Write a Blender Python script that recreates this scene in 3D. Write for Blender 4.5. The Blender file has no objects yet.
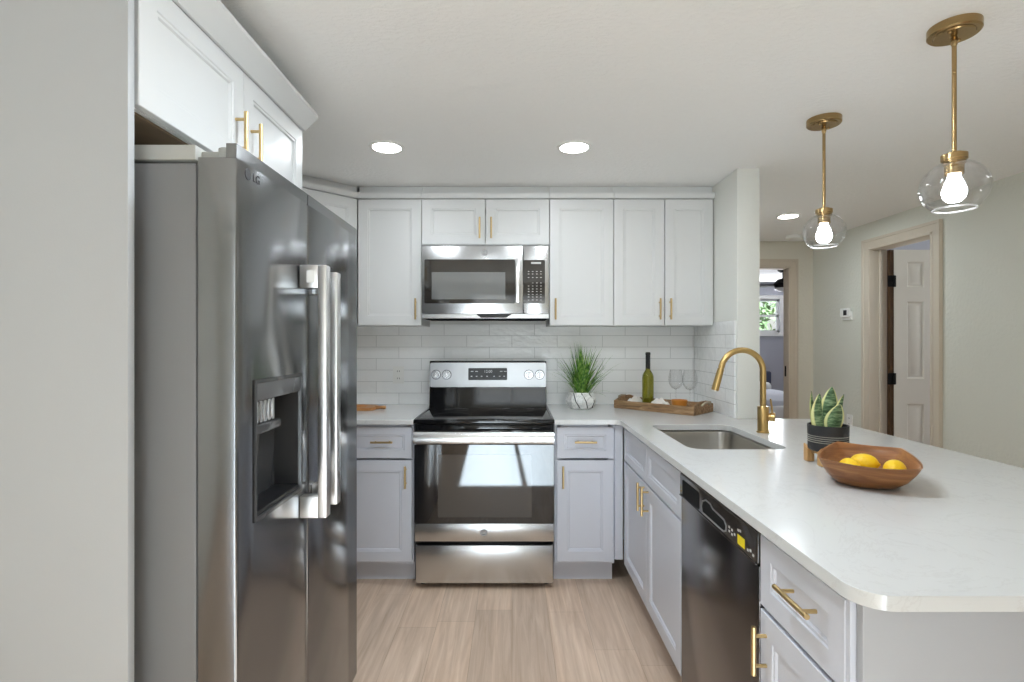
import bpy, bmesh, math, random
from mathutils import Vector, Matrix
random.seed(7)
PI = math.pi
C = bpy.context.scene.collection
SC = bpy.context.scene

# ------------------------------------------------------------------ camera
CH = 1.34
cd = bpy.data.cameras.new('camera'); cam = bpy.data.objects.new('camera', cd); C.objects.link(cam)
cam.location = (0, 0, CH); cam.rotation_euler = (PI/2, 0, 0)
cd.sensor_width = 36; cd.lens = 530/1024*36; cd.clip_start = .02; cd.clip_end = 200
SC.camera = cam

# ------------------------------------------------------------------ world, sun, exposure
SC.view_settings.view_transform = 'Standard'; SC.view_settings.look = 'None'
SC.view_settings.gamma = 1; SC.view_settings.use_curve_mapping = False
SC.view_settings.exposure = 0.44
SC.cycles.use_denoising = True
SC.cycles.max_bounces = 14; SC.cycles.diffuse_bounces = 8; SC.cycles.transparent_max_bounces = 16
SC.cycles.sample_clamp_indirect = 8
w = bpy.data.worlds.new('world'); SC.world = w; w.use_nodes = True
wn = w.node_tree; sky = wn.nodes.new('ShaderNodeTexSky'); sky.sky_type = 'NISHITA'
sky.sun_disc = False; sky.sun_elevation = math.radians(48); sky.sun_rotation = math.radians(170)
sky.dust_density = 3.0
bg = wn.nodes['Background']; bg.inputs[1].default_value = 0.3
mixw = wn.nodes.new('ShaderNodeMixRGB'); mixw.inputs[0].default_value = .6
mixw.inputs[2].default_value = (2.4, 2.4, 2.4, 1)
wn.links.new(sky.outputs[0], mixw.inputs[1]); wn.links.new(mixw.outputs[0], bg.inputs[0])

def light(name, kind, loc, energy, rot=(0, 0, 0), color=(1, 1, 1), size=None, size_y=None, portal=False):
    l = bpy.data.lights.new(name, kind); l.energy = energy; l.color = color
    if kind == 'AREA':
        l.shape = 'RECTANGLE' if size_y else 'DISK'; l.size = size
        if size_y: l.size_y = size_y
        if portal: l.cycles.is_portal = True
    elif kind == 'POINT' and size: l.shadow_soft_size = size
    o = bpy.data.objects.new(name, l); C.objects.link(o); o.location = loc; o.rotation_euler = rot
    return o
sun = light('sun', 'SUN', (0, -6, 6), 25.0, (math.radians(58.5), 0, math.radians(-2)), (.70, .86, 1))
sun.data.angle = math.radians(.6)
# daylight through the glazed rear wall
light('daylight_slider', 'AREA', (0, -2.36, 1.08), 9, (PI/2, 0, 0), (.82, .92, 1), 1.3, 2.0)

# ------------------------------------------------------------------ materials
def nodes(name):
    m = bpy.data.materials.new(name); m.use_nodes = True
    n = m.node_tree; return m, n, n.nodes['Principled BSDF']
def srgb(r, g, b):
    f = lambda c: (c/255)/12.92 if c/255 <= .04045 else ((c/255+.055)/1.055)**2.4
    return (f(r), f(g), f(b), 1)
def coords(n, scale=(1, 1, 1), rot=(0, 0, 0), kind='Object'):
    t = n.nodes.new('ShaderNodeTexCoord'); mp = n.nodes.new('ShaderNodeMapping')
    mp.inputs['Scale'].default_value = scale; mp.inputs['Rotation'].default_value = rot
    n.links.new(t.outputs[kind], mp.inputs[0]); return mp.outputs[0]
def noise(n, vec, scale, detail=3, rough=.5):
    t = n.nodes.new('ShaderNodeTexNoise'); t.inputs['Scale'].default_value = scale
    t.inputs['Detail'].default_value = detail; t.inputs['Roughness'].default_value = rough
    n.links.new(vec, t.inputs['Vector']); return t
def ramp(n, fac, stops):
    r = n.nodes.new('ShaderNodeValToRGB')
    el = r.color_ramp.elements
    while len(el) < len(stops): el.new(.5)
    for e, (p, c) in zip(el, stops): e.position = p; e.color = c
    n.links.new(fac, r.inputs[0]); return r.outputs[0]
def bump(n, p, h, strength, dist=.01):
    b = n.nodes.new('ShaderNodeBump'); b.inputs['Strength'].default_value = strength
    b.inputs['Distance'].default_value = dist
    n.links.new(h, b.inputs['Height']); n.links.new(b.outputs[0], p.inputs['Normal'])
def simple(name, col, rough=.5, metal=0, nscale=0, nstr=0, spec=.5, var=0):
    m, n, p = nodes(name)
    p.inputs['Base Color'].default_value = col; p.inputs['Roughness'].default_value = rough
    p.inputs['Metallic'].default_value = metal; p.inputs['Specular IOR Level'].default_value = spec
    v = coords(n)
    if nscale:
        t = noise(n, v, nscale); bump(n, p, t.outputs[0], nstr)
    if var:
        t2 = noise(n, v, 4, 4)
        lo = tuple(c*(1-var) for c in col[:3])+(1,); hi = tuple(min(1, c*(1+var)) for c in col[:3])+(1,)
        n.links.new(ramp(n, t2.outputs[0], [(.3, lo), (.7, hi)]), p.inputs['Base Color'])
    return m
def brushed(name, col, rough, scale=(300, 300, 1.5), amt=.1):
    m, n, p = nodes(name); p.inputs['Metallic'].default_value = 1
    p.inputs['Base Color'].default_value = col
    t = noise(n, coords(n, scale), 1, 2)
    r = n.nodes.new('ShaderNodeMapRange'); r.inputs[3].default_value = rough-amt/2; r.inputs[4].default_value = rough+amt/2
    n.links.new(t.outputs[0], r.inputs[0]); n.links.new(r.outputs[0], p.inputs['Roughness'])
    return m
def glassy(name, tint=(1, 1, 1, 1), power=.5, ior=1.45):
    m, n, p = nodes(name); n.nodes.remove(p)
    tr = n.nodes.new('ShaderNodeBsdfTransparent'); tr.inputs[0].default_value = tint
    gl = n.nodes.new('ShaderNodeBsdfGlossy'); gl.inputs['Roughness'].default_value = .02
    fr = n.nodes.new('ShaderNodeLayerWeight'); fr.inputs[0].default_value = .5
    pw = n.nodes.new('ShaderNodeMath'); pw.operation = 'POWER'; pw.inputs[1].default_value = 2.5
    ml = n.nodes.new('ShaderNodeMath'); ml.operation = 'MULTIPLY_ADD'; ml.inputs[1].default_value = power; ml.inputs[2].default_value = .025
    n.links.new(fr.outputs['Facing'], pw.inputs[0]); n.links.new(pw.outputs[0], ml.inputs[0])
    mx = n.nodes.new('ShaderNodeMixShader')
    n.links.new(ml.outputs[0], mx.inputs[0]); n.links.new(tr.outputs[0], mx.inputs[1]); n.links.new(gl.outputs[0], mx.inputs[2])
    n.links.new(mx.outputs[0], n.nodes['Material Output'].inputs[0]); return m
def emit(name, col, strength):
    m, n, p = nodes(name); p.inputs['Base Color'].default_value = col
    p.inputs['Emission Color'].default_value = col; p.inputs['Emission Strength'].default_value = strength
    return m

M = {}
M['wall'] = simple('wall_paint', srgb(226, 227, 222), .7, 0, 90, .12)
M['wall_rear'] = simple('rear_wall_paint', srgb(226, 227, 222), .7, 0, 90, .12)
M['wall_hall'] = simple('hall_wall_paint', srgb(214, 214, 204), .7, 0, 45, .35)
M['bed_wall'] = simple('bedroom_wall_paint', srgb(176, 178, 188), .8, 0, 60, .1)
m, n, p = nodes('textured_ceiling'); M['ceiling'] = m
p.inputs['Base Color'].default_value = srgb(244, 244, 243); p.inputs['Roughness'].default_value = .85
t = noise(n, coords(n, (1, 1.8, 1)), 44, 4, .6)
bump(n, p, ramp(n, t.outputs[0], [(.42, (0, 0, 0, 1)), (.6, (1, 1, 1, 1))]), .22, .01)
M['end_shaded'] = simple('end_panel_shaded_grey', srgb(176, 177, 181), .45, 0, 200, .02)  # cabinet grey made darker: the near end's shade is put into the colour
M['white_cab'] = simple('white_cabinet_paint', srgb(217, 218, 218), .38, 0, 200, .02)
M['grey_cab'] = simple('grey_cabinet_paint', srgb(207, 210, 220), .4, 0, 200, .02)
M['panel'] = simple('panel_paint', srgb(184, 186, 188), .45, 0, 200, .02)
M['cab_wood'] = simple('cabinet_underside_ply', srgb(120, 100, 78), .6, 0, 0, 0, .3, .2)
M['trim'] = simple('beige_trim_paint', srgb(206, 196, 180), .45)
M['white_trim'] = simple('white_trim_paint', srgb(236, 236, 234), .45)
M['door_white'] = simple('door_paint', srgb(220, 216, 206), .45)
M['raw_wood'] = simple('raw_door_edge', srgb(74, 52, 32), .7, 0, 0, 0, .3, .2)
M['black'] = simple('black_plastic', (.012, .012, .013, 1), .35)
M['black_matte'] = simple('black_matte_metal', (.006, .006, .006, 1), .6, 0, 0, 0, .15)
M['black_gloss'] = simple('black_glass_ceramic', (.006, .006, .007, 1), .06)
M['oven_glass'] = simple('oven_door_glass', (.008, .008, .009, 1), .03, 0, 0, 0, .9)
M['oven_window'] = simple('oven_inner_window', (.05, .048, .046, 1), .04, 0, 0, 0, .9)
M['mw_window'] = simple('microwave_window_mesh', (.16, .165, .165, 1), .05, 0, 0, 0, .9)
M['mw_glass'] = simple('microwave_dark_glass', (.02, .016, .013, 1), .05, 0, 0, 0, .8)
M['steel'] = brushed('stainless_steel', (.60, .605, .61, 1), .26, (60, 60, .6), .0)
M['steel_b'] = brushed('backguard_steel', (.40, .40, .405, 1), .34, (60, 60, .6), .0)
M['steel_h'] = brushed('stainless_bar', (.70, .70, .70, 1), .24, (2, 300, 300), .0)
M['fridge'] = brushed('fridge_dark_stainless', (.245, .25, .258, 1), .18, (400, 400, 2), .08)
M['fridge_handle'] = brushed('fridge_handle_steel', (.82, .82, .82, 1), .3, (400, 400, 2), .06)
M['fridge_side'] = simple('fridge_side_paint', srgb(126, 126, 128), .38)
M['fridge_top'] = simple('fridge_top_plastic', srgb(176, 176, 172), .5)
M['dispenser'] = simple('dispenser_liner', srgb(62, 62, 63), .22)
M['dw'] = brushed('black_stainless', (.16, .15, .15, 1), .2, (400, 400, 2), .06)
M['dw_panel'] = simple('dishwasher_panel_gloss', (.035, .03, .028, 1), .1)
M['sink'] = brushed('sink_steel', (.55, .53, .50, 1), .3, (200, 3, 200))
M['brass'] = brushed('brushed_brass', (.62, .43, .18, 1), .3, (60, 60, 60), .06)
M['pull'] = brushed('brass_pull', (.62, .45, .22, 1), .32, (60, 60, 60), .06)
M['antique'] = brushed('antique_brass', (.40, .275, .13, 1), .26, (60, 60, 60), .06)
M['glass'] = glassy('clear_globe_glass', (.975, .975, .98, 1), .8)
M['rim_glass'] = glassy('wine_glass', (.985, .985, .985, 1), .5)
m, n, p = nodes('polished_glass_rim'); M['rim_white'] = m; p.inputs['Roughness'].default_value = .1; p.inputs['Base Color'].default_value = (.95, .95, .96, 1); p.inputs['Transmission Weight'].default_value = .5
M['pane'] = glassy('window_pane', (.96, .97, .97, 1), .25)
M['bulb'] = emit('lit_bulb', (.94, .97, 1, 1), 16)
M['led'] = emit('lit_led_lens', (1, .98, .95, 1), 25)
M['white'] = simple('white_plastic', srgb(238, 238, 235), .4)
M['ink'] = simple('grey_marking', srgb(190, 190, 190), .5)
M['ink_dark'] = simple('dark_marking', srgb(48, 48, 50), .4)
M['badge'] = simple('badge_grey', srgb(112, 112, 113), .35)
M['yellow_label'] = simple('yellow_label', srgb(238, 214, 30), .5)
M['cloth'] = simple('white_linen', srgb(232, 228, 222), .9, 0, 220, .3)
M['rope'] = simple('jute_rope', srgb(170, 158, 140), .9, 0, 300, .6)
M['amber'] = simple('amber_wood', srgb(206, 136, 58), .35, 0, 0, 0, .5, .25)
M['lemon'] = simple('lemon_peel', srgb(242, 198, 24), .45, 0, 130, .25)
M['soil'] = simple('potting_soil', srgb(45, 36, 28), .95, 0, 80, .8)
M['pot_black'] = simple('black_pot', srgb(36, 36, 38), .5, 0, 120, .15)
M['pot_line'] = simple('pale_glaze_line', srgb(176, 172, 160), .5)
M['bottle_cap'] = simple('black_foil', (.008, .008, .008, 1), .3)
M['blanket'] = simple('grey_blanket', srgb(178, 180, 188), .9, 0, 40, .3)
M['headboard'] = simple('navy_headboard', srgb(60, 66, 86), .8)
M['grass_green'] = simple('outdoor_lawn', srgb(96, 120, 62), .95, 0, 0, 0, .2, .3)
M['patio'] = simple('patio_concrete', srgb(196, 192, 184), .9, 0, 30, .2, .2, .08)
M['hedge'] = simple('hedge_leaf', srgb(112, 132, 88), .7, 0, 0, 0, .3, .35)
M['bark'] = simple('tree_bark', srgb(92, 74, 58), .9, 0, 30, .5)

def wood(name, c0, c1, c2, scale, rough=.45):
    m, n, p = nodes(name); p.inputs['Roughness'].default_value = rough
    v = coords(n, scale); t = noise(n, v, 1, 6, .6)
    t.inputs['Distortion'].default_value = 1.2
    n.links.new(ramp(n, t.outputs[0], [(.3, c0), (.52, c1), (.75, c2)]), p.inputs['Base Color'])
    bump(n, p, t.outputs[0], .08); return m
M['bowl_wood'] = wood('acacia_bowl_wood', srgb(108, 64, 32), srgb(150, 98, 54), srgb(186, 134, 82), (5, 5, 34), .38)
M['stand_wood'] = wood('light_stand_wood', srgb(176, 132, 80), srgb(200, 156, 100), srgb(214, 176, 122), (60, 60, 8))
M['board_wood'] = wood('cutting_board_wood', srgb(150, 98, 52), srgb(190, 134, 80), srgb(212, 164, 108), (6, 60, 60))
M['tray_wood'] = wood('weathered_tray_wood', srgb(104, 78, 52), srgb(150, 118, 84), srgb(182, 152, 116), (8, 60, 60), .7)

# floor: oak planks running toward the range
m, n, p = nodes('oak_plank_floor'); M['floor'] = m
p.inputs['Roughness'].default_value = .42
v = coords(n, (1, 1, 1), (0, 0, PI/2))
b = n.nodes.new('ShaderNodeTexBrick'); b.offset = .37; b.inputs['Scale'].default_value = 1
b.inputs['Brick Width'].default_value = 1.22; b.inputs['Row Height'].default_value = .178
b.inputs['Mortar Size'].default_value = .0012; b.inputs['Mortar Smooth'].default_value = .3
b.inputs['Color1'].default_value = (0, 0, 0, 1); b.inputs['Color2'].default_value = (1, 1, 1, 1); b.inputs['Mortar'].default_value = (.5, .5, .5, 1)
sp = n.nodes.new('ShaderNodeSeparateXYZ'); n.links.new(v, sp.inputs[0])
dv = n.nodes.new('ShaderNodeMath'); dv.operation = 'DIVIDE'; dv.inputs[1].default_value = .178; n.links.new(sp.outputs[1], dv.inputs[0])
fl = n.nodes.new('ShaderNodeMath'); fl.operation = 'FLOOR'; n.links.new(dv.outputs[0], fl.inputs[0])
wn_ = n.nodes.new('ShaderNodeTexWhiteNoise'); wn_.noise_dimensions = '1D'; n.links.new(fl.outputs[0], wn_.inputs['W'])
ad = n.nodes.new('ShaderNodeMath'); ad.operation = 'MULTIPLY_ADD'; ad.inputs[1].default_value = 1.22; n.links.new(wn_.outputs['Value'], ad.inputs[0]); n.links.new(sp.outputs[0], ad.inputs[2])
cb_ = n.nodes.new('ShaderNodeCombineXYZ'); n.links.new(ad.outputs[0], cb_.inputs[0]); n.links.new(sp.outputs[1], cb_.inputs[1])
b.offset = 0
n.links.new(cb_.outputs[0], b.inputs['Vector'])
g = noise(n, coords(n, (40, 2.2, 1)), 1, 8, .6); g.inputs['Distortion'].default_value = .9
g2 = noise(n, coords(n, (7, .7, 1)), 1, 4, .5); g2.inputs['Distortion'].default_value = 1.5
base = ramp(n, g.outputs[0], [(.3, srgb(199, 173, 150)), (.5, srgb(214, 190, 169)), (.72, srgb(229, 208, 189))])
tone = ramp(n, b.outputs['Color'], [(0, (.88, .88, .88, 1)), (1, (1.06, 1.05, 1.04, 1))])
tone2 = ramp(n, g2.outputs[0], [(.35, (.9, .89, .88, 1)), (.6, (1.04, 1.04, 1.04, 1))])
def mul(a, c, f=1.0):
    x = n.nodes.new('ShaderNodeMixRGB'); x.blend_type = 'MULTIPLY'; x.inputs[0].default_value = f
    n.links.new(a, x.inputs[1]); n.links.new(c, x.inputs[2]); return x.outputs[0]
seam = ramp(n, b.outputs['Fac'], [(0, (1, 1, 1, 1)), (1, (.72, .68, .64, 1))])
n.links.new(mul(mul(mul(base, tone), tone2), seam), p.inputs['Base Color'])
bump(n, p, g.outputs[0], .06)

# subway tile with a wavy glaze (Object coords: x along the wall, z up -> rotate so brick rows follow z)
def tile_mat(name, axis):
    m, n, p = nodes(name); p.inputs['Roughness'].default_value = .12
    tc = n.nodes.new('ShaderNodeTexCoord'); sp = n.nodes.new('ShaderNodeSeparateXYZ'); cb = n.nodes.new('ShaderNodeCombineXYZ')
    n.links.new(tc.outputs['Object'], sp.inputs[0])
    sb = n.nodes.new('ShaderNodeMath'); sb.operation = 'SUBTRACT'; sb.inputs[1].default_value = .914-.002
    n.links.new(sp.outputs[2], sb.inputs[0])
    n.links.new(sp.outputs[axis], cb.inputs[0]); n.links.new(sb.outputs[0], cb.inputs[1])
    b = n.nodes.new('ShaderNodeTexBrick'); b.offset = .5; b.inputs['Scale'].default_value = 1
    b.inputs['Brick Width'].default_value = .305; b.inputs['Row Height'].default_value = .0775
    b.inputs['Mortar Size'].default_value = .0018; b.inputs['Mortar Smooth'].default_value = .2
    b.inputs['Color1'].default_value = srgb(242, 243, 243); b.inputs['Color2'].default_value = srgb(248, 249, 249)
    b.inputs['Mortar'].default_value = srgb(209, 210, 210)
    n.links.new(cb.outputs[0], b.inputs['Vector']); n.links.new(b.outputs['Color'], p.inputs['Base Color'])
    t = noise(n, coords(n, (1, 1, 1.6)), 14, 2)
    mx = n.nodes.new('ShaderNodeMath'); mx.operation = 'MULTIPLY_ADD'; mx.inputs[1].default_value = -.35
    n.links.new(b.outputs['Fac'], mx.inputs[0]); n.links.new(t.outputs[0], mx.inputs[2])
    bump(n, p, mx.outputs[0], .5, .01); return m
M['tile'] = tile_mat('white_subway_tile', 0); M['tile_side'] = tile_mat('white_subway_tile_side', 1)

# quartz
m, n, p = nodes('white_quartz'); M['quartz'] = m; p.inputs['Roughness'].default_value = .16
t = noise(n, coords(n), 3.2, 8, .65); t.inputs['Distortion'].default_value = 1.8
n.links.new(ramp(n, t.outputs[0], [(.0, srgb(209, 210, 210)), (.485, srgb(209, 210, 210)), (.5, srgb(203, 203, 203)), (.515, srgb(209, 210, 210)), (1, srgb(207, 207, 207))]), p.inputs['Base Color'])
# marble pot
m, n, p = nodes('marble_pot'); M['marble'] = m; p.inputs['Roughness'].default_value = .35
t = noise(n, coords(n), 16, 4, .6); t.inputs['Distortion'].default_value = 1.5
n.links.new(ramp(n, t.outputs[0], [(.44, srgb(240, 240, 238)), (.5, srgb(206, 206, 206)), (.56, srgb(240, 240, 238))]), p.inputs['Base Color'])
# green bottle glass
m, n, p = nodes('green_bottle_glass'); M['bottle'] = m; p.inputs['Roughness'].default_value = .06
p.inputs['Base Color'].default_value = srgb(150, 148, 36); p.inputs['Transmission Weight'].default_value = .75
# grass blades
m, n, p = nodes('grass_blades'); M['blade'] = m; p.inputs['Roughness'].default_value = .5
t = noise(n, coords(n), 38, 3)
n.links.new(ramp(n, t.outputs[0], [(.36, srgb(40, 86, 24)), (.48, srgb(88, 140, 44)), (.68, srgb(160, 190, 98))]), p.inputs['Base Color'])
# variegated snake-plant leaf: cream margins from a stored band attribute
m, n, p = nodes('variegated_leaf'); M['snake'] = m; p.inputs['Roughness'].default_value = .4
at = n.nodes.new('ShaderNodeAttribute'); at.attribute_name = 'across'
t = noise(n, coords(n, (30, 30, 130)), 1, 3, .6)
green = ramp(n, t.outputs[0], [(.36, srgb(46, 74, 44)), (.5, srgb(92, 122, 84)), (.64, srgb(150, 172, 132))])
edge = ramp(n, at.outputs['Fac'], [(.70, (0, 0, 0, 1)), (.8, (1, 1, 1, 1))])
x = n.nodes.new('ShaderNodeMixRGB'); x.inputs[2].default_value = srgb(222, 222, 158)
n.links.new(edge, x.inputs[0]); n.links.new(green, x.inputs[1]); n.links.new(x.outputs[0], p.inputs['Base Color'])

# ------------------------------------------------------------------ mesh helpers
def BM(): return bmesh.new()
def box(bm, x0, x1, y0, y1, z0, z1, bev=0, seg=2):
    r = bmesh.ops.create_cube(bm, size=1, matrix=Matrix.Translation(((x0+x1)/2, (y0+y1)/2, (z0+z1)/2)) @ Matrix.Diagonal((abs(x1-x0), abs(y1-y0), abs(z1-z0), 1)))
    if bev:
        vs = r['verts']; es = list({e for v in vs for e in v.link_edges})
        bmesh.ops.bevel(bm, geom=vs+es, offset=bev, segments=seg, affect='EDGES', profile=.5)
    return bm
def loops(bm, ls, cap0=True, cap1=True, closed=True):
    rows = [[bm.verts.new(q) for q in l] for l in ls]
    k = len(rows[0])
    for a, b_ in zip(rows, rows[1:]):
        for i in range(k if closed else k-1):
            bm.faces.new((a[i], a[(i+1) % k], b_[(i+1) % k], b_[i]))
    if cap0: bm.faces.new(rows[0][::-1])
    if cap1: bm.faces.new(rows[-1])
    return bm
def cyl(bm, p0, p1, r0, r1=None, seg=24):
    r1 = r0 if r1 is None else r1
    p0, p1 = Vector(p0), Vector(p1); d = (p1-p0).normalized()
    a = d.orthogonal().normalized(); b_ = d.cross(a)
    ring = lambda c, r: [c + (a*math.cos(2*PI*i/seg) + b_*math.sin(2*PI*i/seg))*r for i in range(seg)]
    return loops(bm, [ring(p0, r0), ring(p1, r1)])
def tube(bm, pts, r, seg=12, closed=False):
    pts = [Vector(q) for q in pts]; rr = r if isinstance(r, (list, tuple)) else [r]*len(pts)
    ls = []; a = None
    for i, q in enumerate(pts):
        d = (pts[min(i+1, len(pts)-1)] - pts[max(i-1, 0)]).normalized()
        a = d.orthogonal().normalized() if a is None else (a - d*a.dot(d)).normalized()
        b_ = d.cross(a)
        ls.append([q + (a*math.cos(2*PI*k/seg) + b_*math.sin(2*PI*k/seg))*rr[i] for k in range(seg)])
    return loops(bm, ls)
def lathe(bm, prof, c=(0, 0, 0), seg=32, cap0=True, cap1=True):
    return loops(bm, [[(c[0]+r*math.cos(2*PI*i/seg), c[1]+r*math.sin(2*PI*i/seg), c[2]+z) for i in range(seg)] for r, z in prof], cap0, cap1)
def prism(bm, poly, axis, a, b_):
    mk = {'x': lambda u, v, t: (t, u, v), 'y': lambda u, v, t: (u, t, v), 'z': lambda u, v, t: (u, v, t)}[axis]
    return loops(bm, [[mk(u, v, a) for u, v in poly], [mk(u, v, b_) for u, v in poly]])
def rrect(x0, x1, y0, y1, r, n=5):
    out = []
    for cx, cy, s in ((x1-r, y0+r, -PI/2), (x1-r, y1-r, 0), (x0+r, y1-r, PI/2), (x0+r, y0+r, PI)):
        for i in range(n+1):
            t_ = s + i/n*PI/2; out.append((cx+r*math.cos(t_), cy+r*math.sin(t_)))
    return out
def finish(bm, angle=38):
    bmesh.ops.recalc_face_normals(bm, faces=bm.faces)
    lim = math.radians(angle)
    for f in bm.faces: f.smooth = True
    for e in bm.edges:
        if len(e.link_faces) == 2 and e.calc_face_angle(0) > lim: e.smooth = False
def obj(name, bm, mat, parent=None, label=None, angle=38, keep=False):
    if not keep: finish(bm, angle)
    me = bpy.data.meshes.new(name); bm.to_mesh(me); bm.free()
    o = bpy.data.objects.new(name, me); C.objects.link(o)
    me.materials.append(M[mat] if isinstance(mat, str) else mat)
    if parent is not None: o.parent = parent
    if label: o['label'] = label
    return o
def tag(o, label, cat, group=None):
    o['label'] = label; o['category'] = cat; o['kind'] = 'thing'
    if group: o['group'] = group
    return o
def thing(name, label, cat, loc=(0, 0, 0), rotz=0, group=None):
    o = bpy.data.objects.new(name, None); C.objects.link(o)
    o.empty_display_size = .1; o.location = loc; o.rotation_euler = (0, 0, rotz)
    return tag(o, label, cat, group)
def struct(name, bm, mat, parent=None, label=None):
    o = obj(name, bm, mat, parent, label)
    if parent is None: o['kind'] = 'structure'
    return o
def text_mesh(name, s, size, mat, parent, mtx, depth=.0006):
    cu = bpy.data.curves.new('t', 'FONT'); cu.body = s; cu.size = size; cu.extrude = depth
    cu.align_x = 'CENTER'; cu.align_y = 'CENTER'
    to = bpy.data.objects.new('t', cu); C.objects.link(to)
    bpy.context.view_layer.update()
    me = bpy.data.meshes.new_from_object(to.evaluated_get(bpy.context.evaluated_depsgraph_get()))
    bpy.data.objects.remove(to); me.transform(mtx); me.name = name
    o = bpy.data.objects.new(name, me); C.objects.link(o); me.materials.clear(); me.materials.append(M[mat])
    if parent is not None: o.parent = parent
    return o
FRONT = Matrix.Rotation(PI/2, 4, 'X')            # text facing local -Y
def at(x, y, z, m=FRONT): return Matrix.Translation((x, y, z)) @ m

# ------------------------------------------------------------------ room shell
CEIL = 2.29
YB = 3.58; XL = -1.556; XS = 1.235; XR = 2.87; YE = 5.05; YR = -2.4
struct('floor', box(BM(), -1.7, 6.1, -2.5, 8.7, -.1, 0), 'floor')
struct('ceiling', box(BM(), -1.7, 6.1, -2.5, 8.7, CEIL, CEIL+.12), 'ceiling')
struct('wall_back', box(BM(), -1.676, XS, YB, YB+.12, 0, CEIL), 'wall')
struct('wall_left', box(BM(), -1.676, XL, YR, YB, 0, CEIL), 'wall')
# short partition that ends the kitchen beside the counter and runs on down the hall
struct('wall_partition', box(BM(), XS, XS+.127, 2.91, YE, 0, CEIL, .006, 2), 'wall')
# rear wall around the sliding glass door
GX0, GX1, GZ = -.65, .66, 2.08
bm = BM(); box(bm, -1.676, GX0, YR-.12, YR, 0, CEIL); box(bm, GX1, XR+.12, YR-.12, YR, 0, CEIL); box(bm, GX0, GX1, YR-.12, YR, GZ, CEIL)
struct('wall_rear', bm, 'wall_rear')
bm = BM()
for xx in (GX0, (GX0+GX1)/2-.025, GX1-.05): box(bm, xx, xx+.05, YR-.09, YR-.04, 0, GZ)
box(bm, GX0, GX1, YR-.09, YR-.04, 0, .06); box(bm, GX0, GX1, YR-.09, YR-.04, GZ-.06, GZ)
wf = struct('window_1', bm, 'white_trim')
obj('pane', box(BM(), GX0, GX1, YR-.068, YR-.062, .06, GZ-.06), 'pane', wf)
struct('ground', box(BM(), -14, 22, -24, 30, -.3, -.12), 'patio')

# hall right wall with a door opening
DY0, DY1, DZ = 3.60, 4.25, 2.085
bm = BM(); box(bm, XR, XR+.12, YR, DY0, 0, CEIL); box(bm, XR, XR+.12, DY1, YE+.12, 0, CEIL); box(bm, XR, XR+.12, DY0, DY1, DZ, CEIL)
struct('wall_right', bm, 'wall_hall')
bm = BM()      # casing and jambs round the hall door
def frame_casing(bm, a0, a1, top, put):
    # U-shaped casing: outer back band and inner flat, mitred; put(u, depth, z) places it on the wall
    prof = [(0, .0), (0, .014), (.012, .018), (.046, .018), (.050, .024), (.068, .024), (.07, .0)]
    path = lambda d: [(a0-d, 0), (a0-d, top+d), (a1+d, top+d), (a1+d, 0)]
    rows = [[put(u, dp, z) for (d, dp), (u, z) in ((pq, path(pq[0])[k]) for pq in prof)] for k in range(4)]
    loops(bm, rows)
frame_casing(bm, DY0, DY1, DZ, lambda u, d, z: (XR-.0005-d, u, z))
box(bm, XR-.018, XR+.125, DY1-.018, DY1-.001, 0, DZ, .002); box(bm, XR-.018, XR+.125, DY0+.001, DY0+.018, 0, DZ, .002)
box(bm, XR-.018, XR+.125, DY0, DY1, DZ-.018, DZ-.001, .002)
box(bm, XR+.06, XR+.085, DY1-.03, DY1-.018, 0, DZ-.018, .002); box(bm, XR+.06, XR+.085, DY0+.018, DY0+.03, 0, DZ-.018, .002)
struct('trim_1', bm, 'trim')
# six-panel door swung open into the side room
dw, dh, dt = .585, 2.05, .035
def six_panel(bm, w_, h_, t_):
    st = .105; mid = .10; pw = (w_-2*st-mid)/2
    rows = [(.20, .83), (1.03, 1.64), (1.755, 1.955)]
    xs = [0, st, st+pw, st+pw+mid, w_-st, w_]; zs = [0]
    for a, b_ in rows: zs += [a, b_]
    zs.append(h_)
    for i in range(5):
        for j in range(len(zs)-1):
            x0, x1, z0, z1 = xs[i], xs[i+1], zs[j], zs[j+1]
            if i in (1, 3) and j % 2 == 1:
                q = lambda d, y: [(x0+d, y, z0+d), (x1-d, y, z0+d), (x1-d, y, z1-d), (x0+d, y, z1-d)]
                loops(bm, [q(0, 0), q(.012, .010), q(.022, .010), q(.04, .003)], False, True)
            else:
                loops(bm, [[(x0, 0, z0), (x1, 0, z0), (x1, 0, z1), (x0, 0, z1)]], False, True)
    bmesh.ops.remove_doubles(bm, verts=bm.verts, dist=1e-5)
    box(bm, 0, w_, .012, t_, 0, h_)
d1 = bpy.data.objects.new('door_1', None); C.objects.link(d1); d1['kind'] = 'structure'
d1.location = (XR+.15, DY1-.06, .012); d1.rotation_euler = (0, 0, math.radians(1))
bm = BM(); six_panel(bm, dw, dh, dt); obj('door_leaf', bm, 'door_white', d1)
obj('door_edge', box(BM(), -.030, -.0005, .002, dt, 0, dh), 'raw_wood', d1, 'bare brown door edge')
for hz in (1.80, 1.03, .24):
    bm = BM(); box(bm, -.055, -.012, -.012, -.004, hz-.045, hz+.045, .003); cyl(bm, (-.008, -.012, hz-.045), (-.008, -.012, hz+.045), .008, seg=12)
    box(bm, -.004, .012, -.009, -.002, hz-.045, hz+.045, .003)
    obj('hinge', bm, 'black_matte', d1, 'black hinge')
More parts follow.
